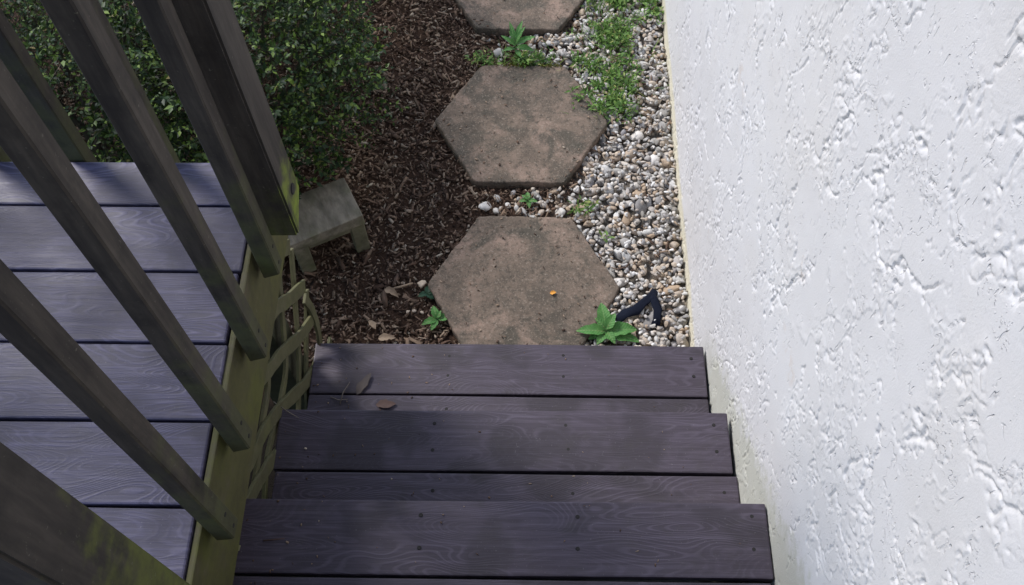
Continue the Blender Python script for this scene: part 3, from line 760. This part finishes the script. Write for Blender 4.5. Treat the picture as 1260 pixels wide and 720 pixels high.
X_ = np.repeat(x, m); Y_ = np.repeat(y, m); Hh = np.repeat(hh, m) * rng.uniform(.5, 1.05, n * m)
az = rng.uniform(0, 6.28, n * m); rj = rng.uniform(0, .012, n * m)
P_ = np.stack([X_ + np.cos(az) * rj, Y_ + np.sin(az) * rj, Hh + .004], -1)
s = rng.uniform(.010, .026, n * m); wdt = s * rng.uniform(.4, .85, n * m)
tag(link('ground_cover', scatter('ground_cover', [LV], LF, P_, rots(rng.normal(0, .4, n * m), rng.normal(-.25, .45, n * m), az), np.stack([s, wdt, s], -1)), M['groundcover']), 'low bright green ground cover growing through the gravel', 'ground cover', kind='stuff')
# moss fringe on the middle slab's far edge
n = 900; x = rng.uniform(-.20, .12, n); y = 1.9761 + .239 + rng.normal(0, .006, n) - .10 * np.maximum(x - .095, 0) - .5 * np.maximum(-.17 - x, 0)
k_ = fbm(x * 30, y * 3, 2, 5) > .42; x, y = x[k_], y[k_]; n = len(x)
s = rng.uniform(.003, .008, n)
tag(link('moss', scatter('moss', [LV], LF, np.stack([x, y, rng.uniform(.018, .034, n)], -1), rots(rng.normal(0, .6, n), rng.normal(-.6, .5, n), rng.uniform(0, 6.28, n)), np.stack([s, s, s], -1)), M['moss']), 'yellowish moss fringe along the far edge of the middle stepping stone', 'moss', kind='stuff')
# grass blades dotted around
n = 800; gx_ = np.concatenate([rng.uniform(-.15, .1, 90), rng.normal(.255, .055, 710)]); gy_ = np.concatenate([rng.normal(2.25, .02, 90), rng.uniform(2.0, 2.75, 710)])
GV = np.array([(0, .5, 0), (0, -.5, 0), (.5, .35, .06), (.5, -.35, .06), (1, 0, -.04)]); GFc = np.array([(0, 1, 3), (0, 3, 2), (2, 3, 4)])
s = rng.uniform(.03, .075, n)
tag(link('grass', scatter('grass', [GV], GFc, np.stack([gx_, gy_, np.full(n, .006)], -1), rots(rng.normal(0, .3, n), rng.uniform(-1.2, -.25, n), rng.uniform(0, 6.28, n)), np.stack([s, np.full(n, .003), s], -1)), M['groundcover']), 'thin grass blades sprouting from the gravel', 'grass', kind='stuff')

# ------------------------------------------------------------------ small litter
def litter(name, loc, L, W, mat, label, cat, rz=0, curl=.5, fold=.5, tilt=0, seed=1, wav=.25):
    return tag(link(name, leaf_mesh(name, L, W, curl, fold, mat, seg=8, wav=wav, seed=seed), None, None, loc, (0, math.radians(tilt), math.radians(rz))), label, cat)
litter('leaf_fragment', (.050, 1.346, .0335), .018, .012, M['orange_leaf'], 'bright orange leaf bit lying on the nearest stepping stone', 'leaf', 10, .2, .4)
litter('dead_leaf', (-.425, 1.365, .018), .045, .022, M['dry_leaf'], 'curled tan dead leaf in the mulch left of the pale pebble', 'leaf', -25, .6, .8)
litter('dead_leaf', (-.44, 1.236, .016), .040, .016, M['dry_leaf'], 'long tan dead leaf in the mulch near the bottom step', 'leaf', 125, .5, .7, seed=4)
litter('dead_leaf', (-.43, 1.205, .016), .048, .020, M['dry_leaf'], 'brownish tan dead leaf lying against the bottom step', 'leaf', 12, .5, .5, seed=5)
tag(link('twig', tube_mesh('twig', [(-.405, 1.366, .017), (-.375, 1.372, .022), (-.345, 1.384, .02)], [.003, .0035, .003]), M['dry_leaf']), 'short pale stick pointing at the pale pebble', 'twig')
pv, pf = pebble(77) * np.array([.019, .015, .010]), IF
tag(link('pebble', np_mesh('pebble', pv, pf), M['pale'], None, (-.320, 1.383, .018)), 'cream coloured pebble lying alone on the dark mulch', 'pebble')
for i, (px, py) in enumerate(((-.352, 1.292), (-.335, 1.296), (-.312, 1.290))):
    tag(link('pebble', np_mesh('pebble', pebble(90 + i) * np.array([.007, .006, .005]), pf), M['gravel'], None, (px, py, .016)), ('leftmost', 'middle', 'rightmost')[i] + ' of three tiny white pebbles in the mulch beside the seedling', 'pebble', 'tiny pebbles beside the seedling')
# black fabric scrap : forked strip draped on the gravel
def cloth_strip(pts, w0, w1, name, seed):
    r_ = random.Random(seed); bm = bmesh.new(); rows = []
    n = len(pts)
    for i, (x_, y_, z_) in enumerate(pts):
        a = pts[max(i - 1, 0)]; b = pts[min(i + 1, n - 1)]; d = Vector((b[0] - a[0], b[1] - a[1], 0)).normalized(); nn = Vector((-d.y, d.x, 0))
        w_ = w0 + (w1 - w0) * i / (n - 1)
        rows.append([bm.verts.new(Vector((x_, y_, z_)) + nn * s_ * w_ * (1 + r_.uniform(-.3, .3)) + Vector((r_.uniform(-.002, .002), r_.uniform(-.002, .002), r_.uniform(-.004, .004) - abs(s_) * .004))) for s_ in (-1, -.5, 0, .5, 1)])
    for i in range(n - 1):
        for k in range(4): bm.faces.new((rows[i][k], rows[i + 1][k], rows[i + 1][k + 1], rows[i][k + 1]))
    r2 = bmesh.ops.extrude_face_region(bm, geom=list(bm.faces)); bmesh.ops.translate(bm, vec=(0, 0, -.0012), verts=[v for v in r2['geom'] if isinstance(v, bmesh.types.BMVert)])
    bmesh.ops.recalc_face_normals(bm, faces=bm.faces)
    me = bpy.data.meshes.new(name); bm.to_mesh(me); bm.free(); me.materials.append(M['fabric'])
    for p in me.polygons: p.use_smooth = True
    return me
fr_ = empty('fabric_scrap', (.33, 1.33, 0), 'torn black landscape fabric scrap lying on the gravel behind the broad leaved weed', 'fabric scrap')
o = link('long_tail', cloth_strip([(.238, 1.268, .022), (.262, 1.283, .030), (.290, 1.300, .033), (.315, 1.318, .034), (.338, 1.338, .036), (.352, 1.362, .03)], .017, .010, 'long_tail', 1)); put(o, fr_)
o = link('short_tail', cloth_strip([(.335, 1.345, .037), (.345, 1.32, .036), (.352, 1.295, .034), (.352, 1.27, .03), (.345, 1.248, .022)], .010, .012, 'short_tail', 2)); put(o, fr_)
# litter on the treads
zt3 = H3 + .0005; zt2 = H3 + RISE + .0005; zt1 = H3 + 2 * RISE + .0005
litter('dead_leaf', (-.435, .952, zt3 + .002), .065, .022, M['dark_leaf'], 'dark brown damp leaf flattened on the bottom step', 'leaf', 62, .18, .06, seed=9)
litter('dead_leaf', (-.385, .925, zt3 + .002), .05, .020, M['brown_leaf'], 'reddish brown leaf against the back of the bottom step', 'leaf', 2, .2, .15, seed=10)
def twig(pts, r_, label, mat='twig'):
    tag(link('twig', tube_mesh('twig', pts, [r_] * (len(pts) - 1) + [r_ * .5], 5), M[mat]), label, 'twig')
twig([(-.475, .925, zt3 + .003), (-.468, .955, zt3 + .010), (-.455, .985, zt3 + .004)], .0016, 'dark bent twig standing on the left end of the bottom step')
twig([(-.50, .945, zt3 + .003), (-.48, .935, zt3 + .006), (-.455, .938, zt3 + .004)], .0014, 'pale short twig lying across the joint of the bottom step')
twig([(-.575, .835, zt2 + .012), (-.545, .815, zt2 + .010), (-.515, .80, zt2 + .003)], .0014, 'grey curved twig at the left corner of the second step up')
litter('leaf_fragment', (-.548, .448, zt1 + .002), .018, .016, M['yellow_leaf'], 'small pale yellow leaf at the left end of the topmost visible step', 'leaf', 40, .1, .3)
twig([(-.495, .470, zt1 + .002), (-.455, .474, zt1 + .003)], .0016, 'thin dark twig lying flat on the topmost visible step', 'brown_leaf')
for (x_, y_, z_, lb) in ((-.492, .730, zt2, 'white speck of debris on the left of the second step up'), (-.475, 1.508, .012, 'tiny white pebble at the foot of the bench leg')):
    tag(link('pebble', np_mesh('pebble', pebble(5) * np.array([.0045, .003, .002]), pf), M['gravel'] if 'pebble' in lb else M['pale'], None, (x_, y_, z_ + .002)), lb, 'pebble')

# stray chips and grit lying on the slabs, the gravel and the treads
def strewn(name, n, fx, L_, W_, mat, label, seed):
    r_ = np.random.default_rng(seed); P_ = fx(r_, n); n = len(P_); L = r_.uniform(*L_, n)
    Wd = L * r_.uniform(*W_, n)
    tag(link(name, scatter(name, [chip(k + 40) for k in range(5)], CF, P_, rots(r_.normal(0, .15, n), r_.normal(0, .06, n), r_.uniform(0, 6.28, n)), np.stack([L, Wd, np.minimum(Wd, .0015)], -1)), M[mat]), label, 'debris', kind='stuff')
def on_slabs(r_, n):
    a = r_.uniform(0, 6.283, n); q = .285 * np.sqrt(1 - r_.random(n) ** 2.2 * .9); k = r_.integers(0, 3, n)
    c = np.array([h_[0] for h_ in HX])[k]; x = c[:, 0] + np.cos(a) * q * .95; y = c[:, 1] + np.sin(a) * q * .88
    m_ = in_hex(x, y, -.006); x, y = x[m_], y[m_]; return np.stack([x, y, np.full(len(x), .0335)], -1)
strewn('slab_grit', 420, on_slabs, (.002, .010), (.15, .6), 'mulch', 'bark crumbs and grit scattered along the edges of the stepping stones', 3)
def on_gravel(r_, n):
    x = r_.uniform(-.05, .43, n); y = r_.uniform(1.1, 2.85, n); m_ = (~in_hex(x, y)) & (r_.random(n) < gravel_w(x, y)) & (r_.random(n) < .25 + sstep(.5, .65, fbm(x * 12, y * 12, 3, 88)))
    x, y = x[m_], y[m_]; return np.stack([x, y, r_.uniform(.012, .026, len(x))], -1)
strewn('gravel_debris', 800, on_gravel, (.006, .028), (.08, .3), 'mulch', 'bark shreds and dry needles caught in the gravel strip', 4)
def on_treads(r_, n):
    i = r_.integers(0, 3, n); x = XL + .01 + (XR - XL - .02) * np.where(r_.random(n) < .5, r_.beta(.7, 3.5, n), r_.random(n)); y = Y3 - i * RUN - r_.uniform(.004, .26, n)
    m_ = np.abs(y - (Y3 - i * RUN - BW - .003)) > .005; x, y, i = x[m_], y[m_], i[m_]; return np.stack([x, y, H3 + i * RISE + .0012], -1)
strewn('tread_grit', 170, on_treads, (.0015, .006), (.2, .7), 'mulch', 'fine crumbs and grit lying on the stair treads', 5)
